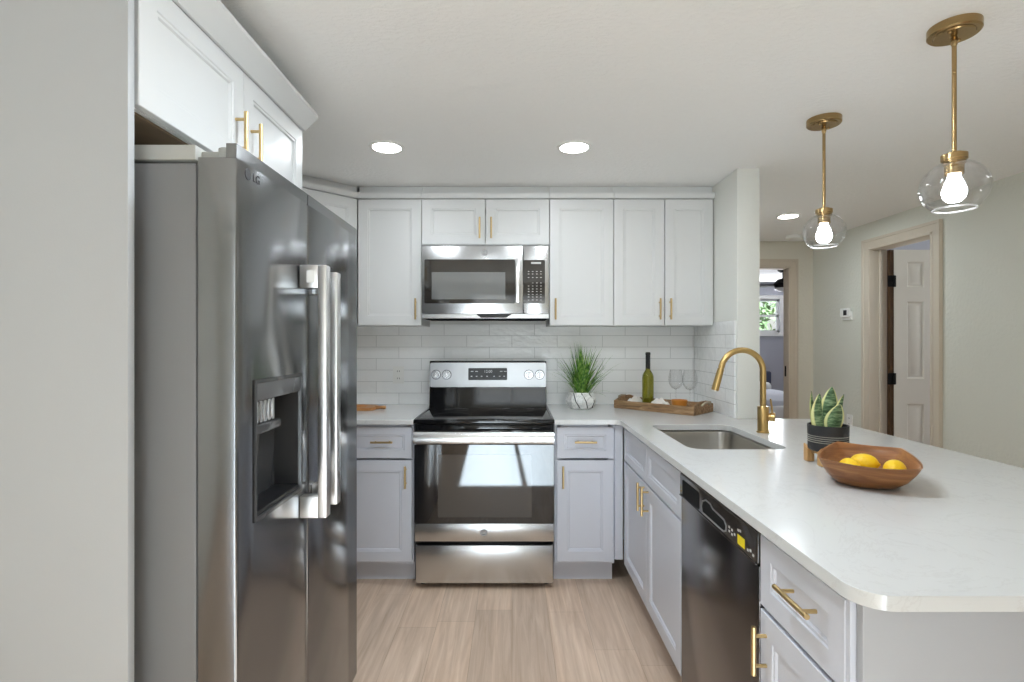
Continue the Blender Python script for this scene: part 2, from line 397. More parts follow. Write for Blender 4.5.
# side room behind the door
bm = BM(); box(bm, XR+.12, 5.1, 2.6, 2.7, 0, CEIL); box(bm, XR+.12, 5.1, 4.95, 5.05, 0, CEIL)
box(bm, 5.0, 5.1, 2.7, 4.95, 0, .9); box(bm, 5.0, 5.1, 2.7, 4.95, 2.0, CEIL); box(bm, 5.0, 5.1, 2.7, 3.2, .9, 2.0); box(bm, 5.0, 5.1, 4.4, 4.95, .9, 2.0)
struct('wall_side_room', bm, 'bed_wall')
# hall end wall with the bedroom doorway
EX0, EX1, EZ = 1.84, 2.648, 2.05
bm = BM(); box(bm, XS+.13, EX0, YE, YE+.12, 0, CEIL); box(bm, EX1, XR, YE, YE+.12, 0, CEIL); box(bm, EX0, EX1, YE, YE+.12, EZ, CEIL)
struct('wall_end', bm, simple('end_wall_paint', srgb(212, 206, 192), .7, 0, 45, .3))
bm = BM()
frame_casing(bm, EX0, EX1, EZ, lambda u, d, z: (u, YE-.0005-d, z))
box(bm, EX1-.018, EX1-.001, YE-.018, YE+.085, 0, EZ, .002); box(bm, EX0+.001, EX0+.018, YE-.018, YE+.12, 0, EZ, .002); box(bm, EX0, EX1, YE-.018, YE+.12, EZ-.018, EZ-.001, .002)
struct('trim_2', bm, simple('tan_trim_paint', srgb(196, 182, 164), .5))
hb = box(BM(), EX1-.026, EX1-.0185, YE+.03, YE+.05, 1.0, 1.10, .003)
tag(obj('strike_plate', hb, 'black_matte'), 'small black latch plate on the bedroom door frame', 'latch plate')
# bedroom
BY = 8.6
WX0, WX1, WZ0, WZ1 = 3.45, 4.34, 1.48, 2.02
bm = BM(); box(bm, 1.2, WX0, BY, BY+.12, 0, CEIL); box(bm, WX1, 5.6, BY, BY+.12, 0, CEIL); box(bm, WX0, WX1, BY, BY+.12, 0, WZ0); box(bm, WX0, WX1, BY, BY+.12, WZ1, CEIL)
box(bm, 5.5, 5.6, YE+.12, BY, 0, CEIL); box(bm, 1.2, 1.3, YE+.12, BY, 0, CEIL)
struct('wall_bedroom', bm, 'bed_wall')
bm = BM()
box(bm, WX0-.06, WX1+.06, BY-.02, BY-.001, WZ1, WZ1+.06); box(bm, WX0-.06, WX1+.06, BY-.03, BY-.001, WZ0-.06, WZ0)
for xx in (WX0-.06, WX1): box(bm, xx, xx+.06, BY-.02, BY-.001, WZ0, WZ1)
box(bm, WX0, WX1, BY+.02, BY+.06, (WZ0+WZ1)/2-.02, (WZ0+WZ1)/2+.02)
for xx in (WX0, WX1-.035): box(bm, xx, xx+.035, BY+.02, BY+.06, WZ0, WZ1)
box(bm, WX0, WX1, BY+.02, BY+.06, WZ0, WZ0+.035); box(bm, WX0, WX1, BY+.02, BY+.06, WZ1-.035, WZ1)
w2 = struct('window_2', bm, 'white_trim')
obj('pane', box(BM(), WX0, WX1, BY+.038, BY+.042, WZ0, WZ1), 'pane', w2)
light('bedroom_daylight', 'AREA', (3.9, BY-.06, 1.75), 20, (-PI/2, 0, 0), (.93, .96, 1), .85, .5)
light('side_room_added_light', 'AREA', (4.95, 3.8, 1.45), 8, (0, PI/2, 0), (1, .97, .93), 1.0, 1.1)  # added lamp at an invented window opening, lights the side room

# ------------------------------------------------------------------ cabinet kit (local frame: x along the front, y into the cabinet, z up)
def shaker(bm, x0, x1, z0, z1, rail=.057, t_=.02, y=0, dep=.008):
    q = lambda d, yy: [(x0+d, yy, z0+d), (x1-d, yy, z0+d), (x1-d, yy, z1-d), (x0+d, yy, z1-d)]
    return loops(bm, [q(0, y+t_), q(0, y+.0015), q(.0015, y), q(rail, y), q(rail+.003, y+.003), q(rail+.009, y+.003), q(rail+.013, y+dep), ])
def pull(parent, cx, cz, vertical=True, L=.128, y=0):
    bm = BM(); h = L/2; yo = y-.03; r = .0058
    if vertical:
        cyl(bm, (cx, yo, cz-h), (cx, yo, cz+h), r, seg=16)
        for s in (-1, 1): cyl(bm, (cx, yo+.002, cz+s*(h-.022)), (cx, y+.0005, cz+s*(h-.022)), .0045, seg=12)
    else:
        cyl(bm, (cx-h, yo, cz), (cx+h, yo, cz), r, seg=16)
        for s in (-1, 1): cyl(bm, (cx+s*(h-.022), yo+.002, cz), (cx+s*(h-.022), y+.0005, cz), .0045, seg=12)
    return obj('bar_pull', bm, 'pull', parent, 'brass bar pull')
def shell(bm, x0, x1, y0, y1, z0, z1, t_=.018, top=True, frame=.035):
    box(bm, x0, x0+t_, y0, y1, z0, z1); box(bm, x1-t_, x1, y0, y1, z0, z1)
    box(bm, x0+t_, x1-t_, y0, y1, z0, z0+t_); box(bm, x0+t_, x1-t_, y1-t_, y1, z0+t_, z1)
    if top: box(bm, x0+t_, x1-t_, y0, y1-t_, z1-t_, z1)
    if frame:
        box(bm, x0+t_, x0+frame, y0, y0+t_, z0+t_, z1-t_); box(bm, x1-frame, x1-t_, y0, y0+t_, z0+t_, z1-t_)
        box(bm, x0+frame, x1-frame, y0, y0+t_, z1-.06, z1-t_ if top else z1)
    return bm
def upper(name, label, loc, w_, z0, z1, doors, depth=.345, rotz=0, crown=True, group='white upper cabinets'):
    """doors: list of (x0, x1, pull x or None)"""
    t = thing(name, label, 'cabinet', (loc[0], loc[1], z0), rotz, group)
    H = z1-z0
    obj('carcass', shell(BM(), .001, w_-.001, .021, depth, 0, H), 'white_cab', t)
    for x0, x1, px in doors:
        d = obj('door', shaker(BM(), x0+.0015, x1-.0015, .002, H-.004), 'white_cab', t)
        if px is not None: pull(d, px, .10 if H < .4 else .10)
    if crown:
        bm = BM(); prism(bm, [(-.016, H+.034), (-.016, H+.018), (-.004, H+.001), (depth, H+.001), (depth, CEIL-z0-.002), (.03, CEIL-z0-.002), (.03, H+.034)], 'x', 0.0005, w_-.0005)
        obj('crown_moulding', bm, 'white_cab', t)
    return t

YU = 3.23
UZ0, UZ1 = 1.434, 2.208
upper('upper_cabinet', 'tall white wall cabinet just left of the microwave, one door', (-.939, YU), .387, UZ0, UZ1, [(0, .387, .355)])
upper('upper_cabinet', 'short white two-door wall cabinet above the microwave', (-.551, YU), .779, 1.925, UZ1, [(0, .389, .355), (.390, .779, .425)])
upper('upper_cabinet', 'tall white single-door wall cabinet just right of the microwave', (.229, YU), .390, UZ0, UZ1, [(0, .39, .035)])
t = upper('upper_cabinet', 'wide white two-door wall cabinet above the wooden tray', (.620, YU), .613, UZ0, UZ1, [(0, .31, .278), (.311, .607, .342)])
# diagonal corner wall cabinet
t = thing('corner_cabinet', 'diagonal white corner wall cabinet partly hidden behind the refrigerator', 'cabinet', (-1.2225, 2.9475, UZ0), PI/4, 'white upper cabinets')
H = UZ1-UZ0; W = .4
bm = BM(); prism(bm, [(.0, .021), (W-.002, .021), (W-.002+.22, .24), (.2, .66), (-.225, .245)], 'z', 0, H)
obj('carcass', bm, 'white_cab', t)
d = obj('door', shaker(BM(), .004, W-.005, .002, H-.004), 'white_cab', t); pull(d, .36, .1)
bm = BM(); prism(bm, [(-.016, H+.034), (-.016, H+.018), (-.004, H+.001), (.24, H+.001), (.24, CEIL-UZ0-.002), (.03, CEIL-UZ0-.002), (.03, H+.034)], 'x', -.004, W+.012)
obj('crown_moulding', bm, 'white_cab', t)

# cabinet above the refrigerator (faces +X)
FX = -.80
t = thing('fridge_top_cabinet', 'white two-door wall cabinet above the refrigerator', 'cabinet', (FX, 1.135, 1.845), PI/2, 'white upper cabinets')
W = .89; H = .30
obj('carcass', shell(BM(), .002, W-.002, .021, .74, 0, H), 'white_cab', t)
obj('bottom_panel', box(BM(), .004, W-.004, .03, .735, -.006, -.0005), 'cab_wood', t, 'brown unfinished underside')
for x0, x1, px in ((.002, W/2-.001, W/2-.045), (W/2+.001, W-.002, W/2+.045)):
    d = obj('door', shaker(BM(), x0, x1, .002, H-.002), 'white_cab', t); pull(d, px, .095)
bm = BM(); prism(bm, [(-.002, H-.002), (-.010, H-.002), (-.060, H+.045), (-.060, H+.058), (.74, H+.058), (.74, H+.001), (-.002, H+.001)], 'x', .002, W)
obj('crown_moulding', bm, 'white_cab', t)
# tall end panel beside the refrigerator
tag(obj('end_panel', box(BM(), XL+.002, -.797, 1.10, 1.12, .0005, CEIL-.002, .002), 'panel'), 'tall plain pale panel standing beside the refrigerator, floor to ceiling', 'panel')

# ------------------------------------------------------------------ refrigerator (local x along the doors, y toward the left wall)
R = thing('refrigerator', 'dark stainless side-by-side refrigerator with ice and water dispenser', 'refrigerator', (-.606, 1.168, 0), PI/2)
FW = .907; SP = .405
b0 = obj('cabinet_body', box(BM(), .004, FW-.004, .092, .82, .015, 1.735, .006), 'fridge_side', R, 'grey painted cabinet body')
obj('top_cover', box(BM(), .006, FW-.006, .095, .40, 1.742, 1.776, .004), 'fridge_top', R, 'pale grey top cover')
for hx in (.045, FW-.045):
    bm = BM(); cyl(bm, (hx, .042, 1.747), (hx, .042, 1.776), .021, seg=20); box(bm, hx-.016, hx+.016, .042, .12, 1.752, 1.768, .003)
    obj('hinge_cap', bm, 'fridge_top', R, 'grey hinge cap')
obj('toe_grille', box(BM(), .02, FW-.02, .10, .13, .004, .04, .002), 'black', R)
def fdoor(x0, x1, hole=None):
    bm = BM(); z0, z1, T = .045, 1.745, .086
    q = lambda d, yy, a=x0, b_=x1, c=z0, e=z1: [(a+d, yy, c), (b_-d, yy, c), (b_-d, yy, e), (a+d, yy, e)]
    ls = [q(0, T), q(0, .006), q(.002, .002), q(.006, 0)]
    if hole:
        hx0, hx1, hz0, hz1 = hole
        ls += [[(hx0, 0, hz0), (hx1, 0, hz0), (hx1, 0, hz1), (hx0, 0, hz1)], [(hx0, .078, hz0), (hx1, .078, hz0), (hx1, .078, hz1), (hx0, .078, hz1)]]
    loops(bm, ls)
    box(bm, x0, x1, .0005, .024, 1.7445, 1.776, .0)
    return bm
HOLE = (.082, .348, .918, 1.242)
fd = obj('freezer_door', fdoor(0, SP-.002, HOLE), 'fridge', R)
rd = obj('fridge_door', fdoor(SP+.003, FW), 'fridge', R)
def fhandle(x0, x1, zb, zt, parent):
    bm = BM()
    box(bm, x0, x1, -.078, -.052, zb, zt, .004)
    box(bm, x0, x1, -.0535, -.0005, zt-.066, zt, .003); box(bm, x0, x1, -.0535, -.0005, zb, zb+.062, .003)
    return obj('door_handle', bm, 'fridge_handle', parent, 'bright steel bar handle')
h1 = fhandle(.340, .376, .835, 1.557, fd)
h2 = fhandle(.432, .468, .845, 1.548, rd)
# sticker on the near handle's upper bracket
bm = BM(); box(bm, .3385, .3396, -.045, -.022, 1.507, 1.541)
st = obj('handle_sticker', bm, 'white', fd, 'small white sticker with a ring symbol')
# dispenser (sub-parts of the freezer door)
hx0, hx1, hz0, hz1 = HOLE
bm = BM(); q = lambda d, yy: [(hx0+d, yy, hz0+d), (hx1-d, yy, hz0+d), (hx1-d, yy, hz1-d), (hx0+d, yy, hz1-d)]
loops(bm, [q(.0005, -.004), q(.0005, .074), q(.006, .074), q(.006, .0725)], False, True)
loops(bm, [q(-.006, -.0005), q(-.006, -.0045), q(.002, -.0045), q(.004, .004)], False, False)
obj('dispenser_recess', bm, 'dispenser', fd, 'dark dispenser recess')
obj('dispenser_panel', box(BM(), hx0+.001, hx1-.001, -.003, .03, hz1-.045, hz1-.002, .003), simple('dispenser_trim', srgb(86, 86, 87), .25), fd)
bm = BM()
for k in range(5): box(bm, hx0+.03+.022*k, hx0+.045+.022*k, .012, .06, hz1-.105, hz1-.048, .004)
obj('dispenser_button', bm, 'steel', fd, 'chrome dispenser lever block')
obj('dispenser_ledge', box(BM(), hx0+.006, hx0+.16, .006, .07, hz1-.13, hz1-.106, .006), 'dispenser', fd)
bm = BM(); tube(bm, [(hx0+.085, .045, hz1-.13), (hx0+.09, .05, hz1-.2), (hx0+.105, .062, hz0+.03)], [.014, .012, .015], 12)
obj('dispenser_paddle', bm, 'dispenser', fd)
obj('drip_tray', box(BM(), hx0+.006, hx1-.006, .002, .07, hz0+.004, hz0+.014, .002), 'black', fd)
# maker's mark on the freezer door
bm = BM(); cyl(bm, (.048, -.0012, 1.722), (.048, .0005, 1.722), .013, seg=28)
obj('logo_disc', bm, 'ink_dark', fd)
text_mesh('logo_lettering', 'LG', .028, 'ink_dark', fd, at(.088, -.0006, 1.722))

# ------------------------------------------------------------------ microwave
Mw = thing('microwave', 'stainless over-the-range microwave with black glass door and keypad', 'microwave', (-.5405, 3.15, 1.472))
W = .763; H = .436
bx = obj('housing', box(BM(), .002, W-.002, .032, .42, .002, H, .003), 'steel', Mw)
def mx(px): return (px-512)/168.3+.5405
def mz(py): return 1.34-(py-342)/168.3-1.472
dx1 = mx(523.2)
dr = obj('door', box(BM(), .002, dx1-.0015, 0, .031, .03, H-.002, .004), 'steel', Mw)
def plate(bm, x0, x1, z0, z1, y0, y1, r=.008):
    p2 = rrect(x0, x1, z0, z1, r, 4); return prism(bm, p2, 'y', y0, y1)
obj('glass_panel', plate(BM(), mx(424.4), mx(515), mz(304.4), mz(260.4), -.0025, .002), 'mw_glass', dr, 'dark tinted glass panel')
obj('window_screen', plate(BM(), mx(431.7), mx(505.3), mz(300.3), mz(273.2), -.0032, -.002, .003), 'mw_window', dr, 'grey see-through screen')
bm = BM(); box(bm, mx(515.2), mx(520.2), -.04, -.022, mz(304), mz(260), .004)
for zz in (mz(300), mz(264)): box(bm, mx(515.6), mx(519.8), -.024, .001, zz-.008, zz+.008, .002)
obj('door_handle', bm, 'steel_h', dr)
def badge(parent, x, z, r, y=0):
    bm = BM(); cyl(bm, (x, y-.003, z), (x, y+.0005, z), r, seg=28)
    o = obj('maker_badge', bm, 'badge', parent)
    text_mesh('badge_monogram', 'GE', r*.95, 'white', parent, at(x, y-.0032, z))
    bm = BM(); tube(bm, [(x+r*.82*math.cos(a*PI/12), y-.0032, z+r*.82*math.sin(a*PI/12)) for a in range(25)], r*.05, 6)
    obj('badge_ring', bm, 'white', parent)
badge(dr, mx(484.7), mz(253.6), .017)
cp = obj('control_panel', box(BM(), dx1+.0015, W-.002, 0, .031, .03, H-.002, .004), 'steel', Mw)
obj('keypad_glass', plate(BM(), mx(521.3)+.012, mx(545), mz(304.4), mz(261), -.0025, .002), 'mw_glass', cp, 'black keypad glass')
bm = BM()
for r_, yy in enumerate((272.5, 275, 278.5, 284, 287, 290, 292.5, 295.5, 298, 301)):
    for c_ in range(4):
        if r_ in (3,) and c_ in (0,): continue
        cx = mx(528.6+c_*4.1); obj('key_legend', box(BM(), cx-.0045, cx+.0045, -.0034, -.002, mz(yy)-.0016, mz(yy)+.0016), 'ink', cp)
obj('clock_display', box(BM(), mx(531), mx(541), -.0034, -.002, mz(265), mz(263), 0), 'ink', cp)
obj('vent_lip', prism(BM(), [(-.002, .028), (-.002, .004), (.03, .002), (.40, .002), (.40, .0275), (.03, .028)], 'x', .004, W-.004), 'steel', Mw)
obj('vent_grille', prism(BM(), [(mx(476), .0285), (mx(512), .0285), (mx(506), .006), (mx(481), .006)], 'y', -.004, .02), 'black', Mw)

# ------------------------------------------------------------------ range
RX, RY = -.533, 2.862
G = thing('range', 'freestanding electric range in stainless steel and black glass', 'stove', (RX, RY, 0))
obj('body', box(BM(), .003, .759, .038, .66, .03, .893, .003), 'black', G)
ct = obj('cooktop', box(BM(), 0, .762, -.006, .60, .894, .917, .006, 3), 'black_gloss', G)
bm = BM()
for (x0, x1, y0, y1) in ((.004, .016, .02, .59), (.746, .758, .02, .59), (.016, .746, .02, .03)): box(bm, x0, x1, y0, y1, .9165, .9195, .001)
obj('cooktop_rim', bm, simple('cooktop_edge', (.16, .16, .165, 1), .2), ct, 'grey raised cooktop rim')
for (cx, cy, r_) in ((.19, .16, .11), (.57, .16, .09), (.19, .42, .075), (.57, .42, .10)):
    bm = BM(); lathe(bm, [(r_, .9165), (r_, .9174), (r_-.003, .9174), (r_-.003, .9165)], (cx, cy, 0), 40, False, False)
    obj('burner_ring', bm, simple('burner_line', (.09, .09, .095, 1), .25), ct, 'faint grey burner ring')
# backguard
def gx(px): return (px-488)/156.6+.381
def gz(py): return 1.34-(py-342)/156.6
bgd = obj('backguard', prism(BM(), [(.50, .917), (.655, .917), (.655, 1.212), (.53, 1.212), (.522, 1.204), (.522, 1.045)], 'x', .008, .752), 'black_gloss', G)
obj('backguard_panel', plate(BM(), gx(430), gx(545.8), gz(388), gz(363.6), .516, .523, .008), 'steel_b', bgd, 'stainless control fascia')
obj('clock_display', plate(BM(), gx(468.2), gx(507), gz(381), gz(369), .5125, .518, .006), 'black', bgd)
bm = BM()
for px in (472, 476.5, 501, 505): obj('touch_key', box(BM(), gx(px)-.008, gx(px)+.008, .5118, .513, gz(372.3)-.0025, gz(372.3)+.0025), 'ink', bgd)
for px in (471.5, 476.5, 481.5, 487, 494, 499.5, 504): obj('touch_key', box(BM(), gx(px)-.005, gx(px)+.005, .5118, .513, gz(377.2)-.003, gz(377.2)+.003), 'ink', bgd)
text_mesh('clock_digits', '12:00', .024, 'ink', bgd, at(gx(488), .5122, gz(372.5)))
for i, px in enumerate((436, 446.6, 528.6, 539.4)):
    bm = BM(); c = gx(px); z = gz(375.6)
    lathe_pts = [(.0, .027), (.009, .027), (.009, .021), (.03, .019), (.033, .017)]
    loops(bm, [[(c+r*math.cos(2*PI*k/28), .516-d, z+r*math.sin(2*PI*k/28)) for k in range(28)] for d, r in lathe_pts])
    box(bm, c-.005, c+.005, .516-.043, .516-.03, z-.018, z+.018, .002)
    kn = obj('knob', bm, 'steel', bgd, 'steel burner knob')
    bm = BM(); cyl(bm, (c, .5145, z), (c, .517, z), .031, seg=28); obj('knob_shadow_disc', bm, 'ink_dark', bgd, 'dark ring standing in for the shadow behind a knob')  # dark disc paints the knob's shadow onto the fascia
# oven door
def rz(py): return 1.34-(py-342)/184.5
def rx(px): return (px-484)/185.2+.381
od = obj('oven_door', box(BM(), .010, .752, .0, .036, rz(541.6), rz(433), .004), 'black', G)
obj('door_glass', plate(BM(), rx(414.6), rx(554), rz(523.4), rz(443), -.003, .001, .003), 'oven_glass', od, 'black oven glass')
obj('oven_window', plate(BM(), rx(438), rx(532), rz(517.5), rz(455), -.0037, -.0025, .004), 'oven_window', od, 'slightly paler inner window')
obj('lower_trim', box(BM(), rx(415), rx(554), -.006, .001, rz(541.4), rz(523.6), .002), 'steel', od, 'stainless strip')
badge(od, rx(484), rz(532.4), .019, -.006)
bm = BM()   # wide bowed handle
sec = [(-.018, rz(430.6)), (-.04, rz(431.5)), (-.052, rz(434.5)), (-.055, rz(438.5)), (-.050, rz(442.5)), (-.036, rz(444.2)), (-.030, rz(441)), (-.03, rz(434))]
prism(bm, sec, 'x', rx(414.8), rx(553.6))
for xx in (rx(420), rx(546)): box(bm, xx-.015, xx+.015, -.034, .001, rz(442), rz(434), .003)
obj('door_handle', bm, 'steel_h', od, 'full-width stainless handle')
bm = BM(); box(bm, .02, .742, .0, .02, rz(431), rz(426), .002)
obj('vent_trim', bm, 'black_gloss', G)
sd = obj('storage_drawer', box(BM(), rx(416), rx(553.2), -.004, .036, rz(583.2), rz(545.4), .004), 'steel', G)
for xx in (.04, .722):
    for yy in (.08, .6):
        bm = BM(); cyl(bm, (xx, yy, .0), (xx, yy, .031), .018, .014, 16); obj('foot', bm, 'black', G)

# ------------------------------------------------------------------ base cabinets
def base_shell(t, w_, depth=.62, mat='grey_cab', toe=True, ztop=.886):
    obj('carcass', shell(BM(), .0, w_, .021, depth, .115, ztop, .018, False), mat, t)
    if toe: obj('toe_kick', box(BM(), .0, w_, .085, .10, .0005, .115), mat, t)
def drawer_front(t, x0, x1, z0=.698, z1=.868, rail=.04, name='drawer'):
    return obj(name, shaker(BM(), x0, x1, z0, z1, rail), 'grey_cab', t)
def door_front(t, x0, x1, z0=.132, z1=.687):
    return obj('door', shaker(BM(), x0, x1, z0, z1), 'grey_cab', t)
YC = 2.90
t = thing('base_cabinet', 'grey base cabinet between the refrigerator and the range', 'cabinet', (-.94, YC, 0), 0, 'grey base cabinets')
base_shell(t, .40); d = drawer_front(t, .0, .392); pull(d, .232, .79, False, .12)
d = door_front(t, .0, .392); pull(d, .36, .60, True, .12)
t = thing('base_cabinet', 'grey base cabinet between the range and the inside corner', 'cabinet', (.2335, YC, 0), 0, 'grey base cabinets')
base_shell(t, .33); d = drawer_front(t, .012, .322); pull(d, .167, .79, False, .12)
d = door_front(t, .012, .322); pull(d, .044, .60, True, .12)
obj('corner_filler', box(BM(), .3305, .375, .01, .05, .14, .876), 'grey_cab', t)
# sink base (faces -X)
PX = .607
t = thing('sink_cabinet', 'grey two-door cabinet below the sink with two false drawer fronts', 'cabinet', (PX, 2.882, 0), -PI/2, 'grey base cabinets')
base_shell(t, .975, .60)
for a, b_ in ((.012, .484), (.488, .972)): drawer_front(t, a, b_, name='false_drawer_front')
d = door_front(t, .012, .484); pull(d, .448, .625)
d = door_front(t, .488, .972); pull(d, .524, .625)
# dishwasher
D = thing('dishwasher', 'black stainless dishwasher with glossy dark control strip', 'dishwasher', (PX, 1.9045, 0), -PI/2)
W = .605
obj('tub', box(BM(), .006, W-.006, .05, .58, .09, .872, .004), 'black', D)
obj('kick_plate', box(BM(), .01, W-.01, .07, .085, .002, .10), 'black', D)
obj('door', box(BM(), .003, W-.003, .0, .048, .105, .786, .005), 'dw', D)
cp = obj('control_panel', box(BM(), .003, W-.003, -.006, .048, .789, .870, .006, 3), 'dw_panel', D)
obj('panel_trim', box(BM(), .004, W-.004, -.0075, -.004, .788, .7925, .001), 'dw', cp, 'thin dark steel line')
obj('vent_recess', plate(BM(), .035, .205, .797, .853, -.0066, -.004, .01), 'black_matte', cp, 'black recess')
bm = BM()
poly = [(.235, .800), (.40, .800), (.418, .808), (.42, .822), (.405, .834), (.32, .838), (.30, .847), (.262, .847), (.236, .836), (.228, .818)]
prism(bm, poly, 'y', -.0066, -.004); obj('pocket_handle', bm, 'black_matte', cp, 'black pocket grip')
bm = BM(); tube(bm, [(x_, -.0068, z_) for x_, z_ in poly + poly[:1]], .0025, 6); obj('pocket_trim', bm, 'badge', cp)
obj('rating_sticker', box(BM(), .494, .536, -.0072, -.0055, .802, .827), 'yellow_label', cp, 'yellow sticker')
bm = BM()
for k, (xx, zz) in enumerate(((.44, .815), (.44, .826), (.458, .812), (.458, .824), (.475, .818), (.555, .808), (.57, .812), (.585, .806), (.498, .838), (.51, .84))): obj('button_mark', box(BM(), xx-.004, xx+.004, -.0072, -.0055, zz-.003, zz+.003), 'ink', cp)
# near end cabinet
t = thing('base_cabinet', 'grey cabinet at the near end of the peninsula, one drawer over a door', 'cabinet', (PX, 1.2975, 0), -PI/2, 'grey base cabinets')
base_shell(t, .340, .60); d = drawer_front(t, .002, .331, rail=.05); pull(d, .196, .80, False, .13)
d = door_front(t, .002, .331); pull(d, .032, .60, True, .115)
obj('face_stile', box(BM(), .3325, .3425, .002, .0205, .118, .886), 'grey_cab', t)
tag(obj('end_panel', box(BM(), PX+.012, 1.20, .935, .9535, .0005, .8865, .002), 'end_shaded'), 'grey flat panel closing the near end of the peninsula', 'panel')
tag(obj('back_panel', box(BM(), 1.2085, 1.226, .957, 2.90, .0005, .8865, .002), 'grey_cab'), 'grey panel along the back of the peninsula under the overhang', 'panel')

# ------------------------------------------------------------------ countertops
def slab(name, outer, holes, z0, z1):
    bm = BM(); es = []
    for loop in [outer]+holes:
        vs = [bm.verts.new((x_, y_, z1)) for x_, y_ in loop]
        es += [bm.edges.new((vs[i], vs[(i+1) % len(vs)])) for i in range(len(vs))]
    bmesh.ops.triangle_fill(bm, use_beauty=True, use_dissolve=False, edges=es)
    g_ = bmesh.ops.extrude_face_region(bm, geom=list(bm.faces))
    bmesh.ops.translate(bm, verts=[v for v in g_['geom'] if isinstance(v, bmesh.types.BMVert)], vec=(0, 0, z0-z1))
    o = obj(name, bm, 'quartz')
    md = o.modifiers.new('edge', 'BEVEL'); md.width = .003; md.segments = 2; md.limit_method = 'ANGLE'; md.angle_limit = math.radians(50)
    return o
CZ = .914
tag(slab('countertop', [(XL+.002, 2.865), (-.5345, 2.865), (-.5345, YB-.002), (XL+.002, YB-.002)], [], .887, CZ), 'white quartz countertop piece between refrigerator and range', 'countertop')
cr = .06
corner = [(.585+cr-cr*math.cos(a*PI/16), .885+cr-cr*math.sin(a*PI/16)) for a in range(9)]
inner = [(.545, 2.865), (.562, 2.862), (.577, 2.853), (.585, 2.835)]
outer = [(.2305, YB-.002), (.2305, 2.865)] + inner + corner + [(1.712, .885), (1.712, 2.906), (XS-.002, 2.906), (XS-.002, YB-.002)]
SX0, SX1, SY0, SY1 = .704, 1.10, 2.085, 2.70
hole = rrect(SX0, SX1, SY0, SY1, .06, 6)
tag(slab('countertop', outer, [hole], .887, CZ), 'white quartz countertop of the peninsula with the sink cutout', 'countertop')
# sink
S = thing('sink', 'stainless undermount kitchen sink in the white countertop', 'sink', ((SX0+SX1)/2, (SY0+SY1)/2, .69))
cx, cy = (SX0+SX1)/2, (SY0+SY1)/2
bm = BM(); ls = []
for d, z, r in ((-.012, .8865, .07), (.001, .8775, .059), (.004, .86, .056), (.008, .72, .052), (.02, .70, .045), (.05, .695, .03)):
    ls.append([(x_-cx, y_-cy, z-.69) for x_, y_ in rrect(SX0+d, SX1-d, SY0+d, SY1-d, r, 6)])
loops(bm, ls, False, True); obj('bowl', bm, 'sink', S)
bm = BM(); lathe(bm, [(.045, .0055), (.045, .009), (.036, .009), (.032, .006), (.0, .006)], (0, .1, 0), 28, False, False); obj('drain', bm, 'steel', S)
# faucet
F = thing('faucet', 'brushed brass gooseneck pull-down faucet beside the sink', 'faucet', (1.17, 2.47, CZ+.0005))
bm = BM(); lathe(bm, [(.0, 0), (.029, 0), (.029, .006), (.0245, .008), (.0245, .118), (.022, .122), (.0145, .122)], seg=32); obj('base', bm, 'brass', F)
Rr = .098; zc = .285
pts = [(0, 0, .118), (0, 0, .2), (0, 0, zc-.03)]
for i in range(0, 19):
    a = i/18*math.radians(163); pts.append((-(Rr-Rr*math.cos(a)), 0, zc+Rr*math.sin(a)))
bm = BM(); tube(bm, pts, .0135, 20); obj('spout', bm, 'brass', F)
e0 = Vector(pts[-1]); dr_ = (Vector(pts[-1])-Vector(pts[-2])).normalized()
dr_ = Vector((-.27, 0, -.96)).normalized()
bm = BM(); tube(bm, [e0, e0+dr_*.012, e0+dr_*.0125, e0+dr_*.018, e0+dr_*.0185, e0+dr_*.10, e0+dr_*.122], [.0138, .0142, .0125, .0125, .0148, .0168, .0165], 20); obj('spray_head', bm, 'brass', F)
bm = BM(); tube(bm, [e0+dr_*.1222, e0+dr_*.128], [.0135, .0125], 20); obj('spray_nozzle', bm, 'white', F, 'pale spray nozzle')
bm = BM(); cyl(bm, (.015, 0, .072), (.028, -.008, .072), .017, seg=24); cyl(bm, (.028, -.008, .072), (.046, -.02, .072), .0205, seg=24); obj('handle_hub', bm, 'brass', F)
bm = BM(); tube(bm, [(.036, -.013, .088), (.034, -.013, .12), (.028, -.013, .158)], [.005, .0045, .004], 10); obj('lever', bm, 'brass', F)

# ------------------------------------------------------------------ backsplash, outlets
b1 = box(BM(), XL+.001, XS-.0095, YB-.008, YB-.0005, CZ+.0005, UZ0+.02); struct('backsplash', b1, 'tile')
struct('backsplash', box(BM(), XS-.008, XS-.0005, 2.925, YB-.0085, CZ+.0005, UZ0+.02), 'tile_side')
def outlet(name, label, x, y, z, rotz=0):
    t = thing(name, label, 'outlet', (x, y, z), rotz)
    obj('cover_plate', plate(BM(), -.037, .037, -.058, .058, -.006, -.0005, .006), 'white', t)
    for s in (-.024, .024):
        f = obj('receptacle', plate(BM(), -.017, .017, s-.014, s+.014, -.0085, -.0055, .008), 'white', t)
        bm = BM(); box(bm, -.008, -.005, -.0092, -.008, s-.004, s+.006); box(bm, .005, .008, -.0092, -.008, s-.004, s+.006)
        obj('slots', bm, 'ink_dark', f)
outlet('wall_outlet', 'white duplex outlet on the tiled backsplash left of the range', -.764, YB-.0085, 1.112)
outlet('wall_outlet', 'white duplex outlet low on the hall wall below the thermostat', XR-.0005, 4.50, .66, -PI/2)

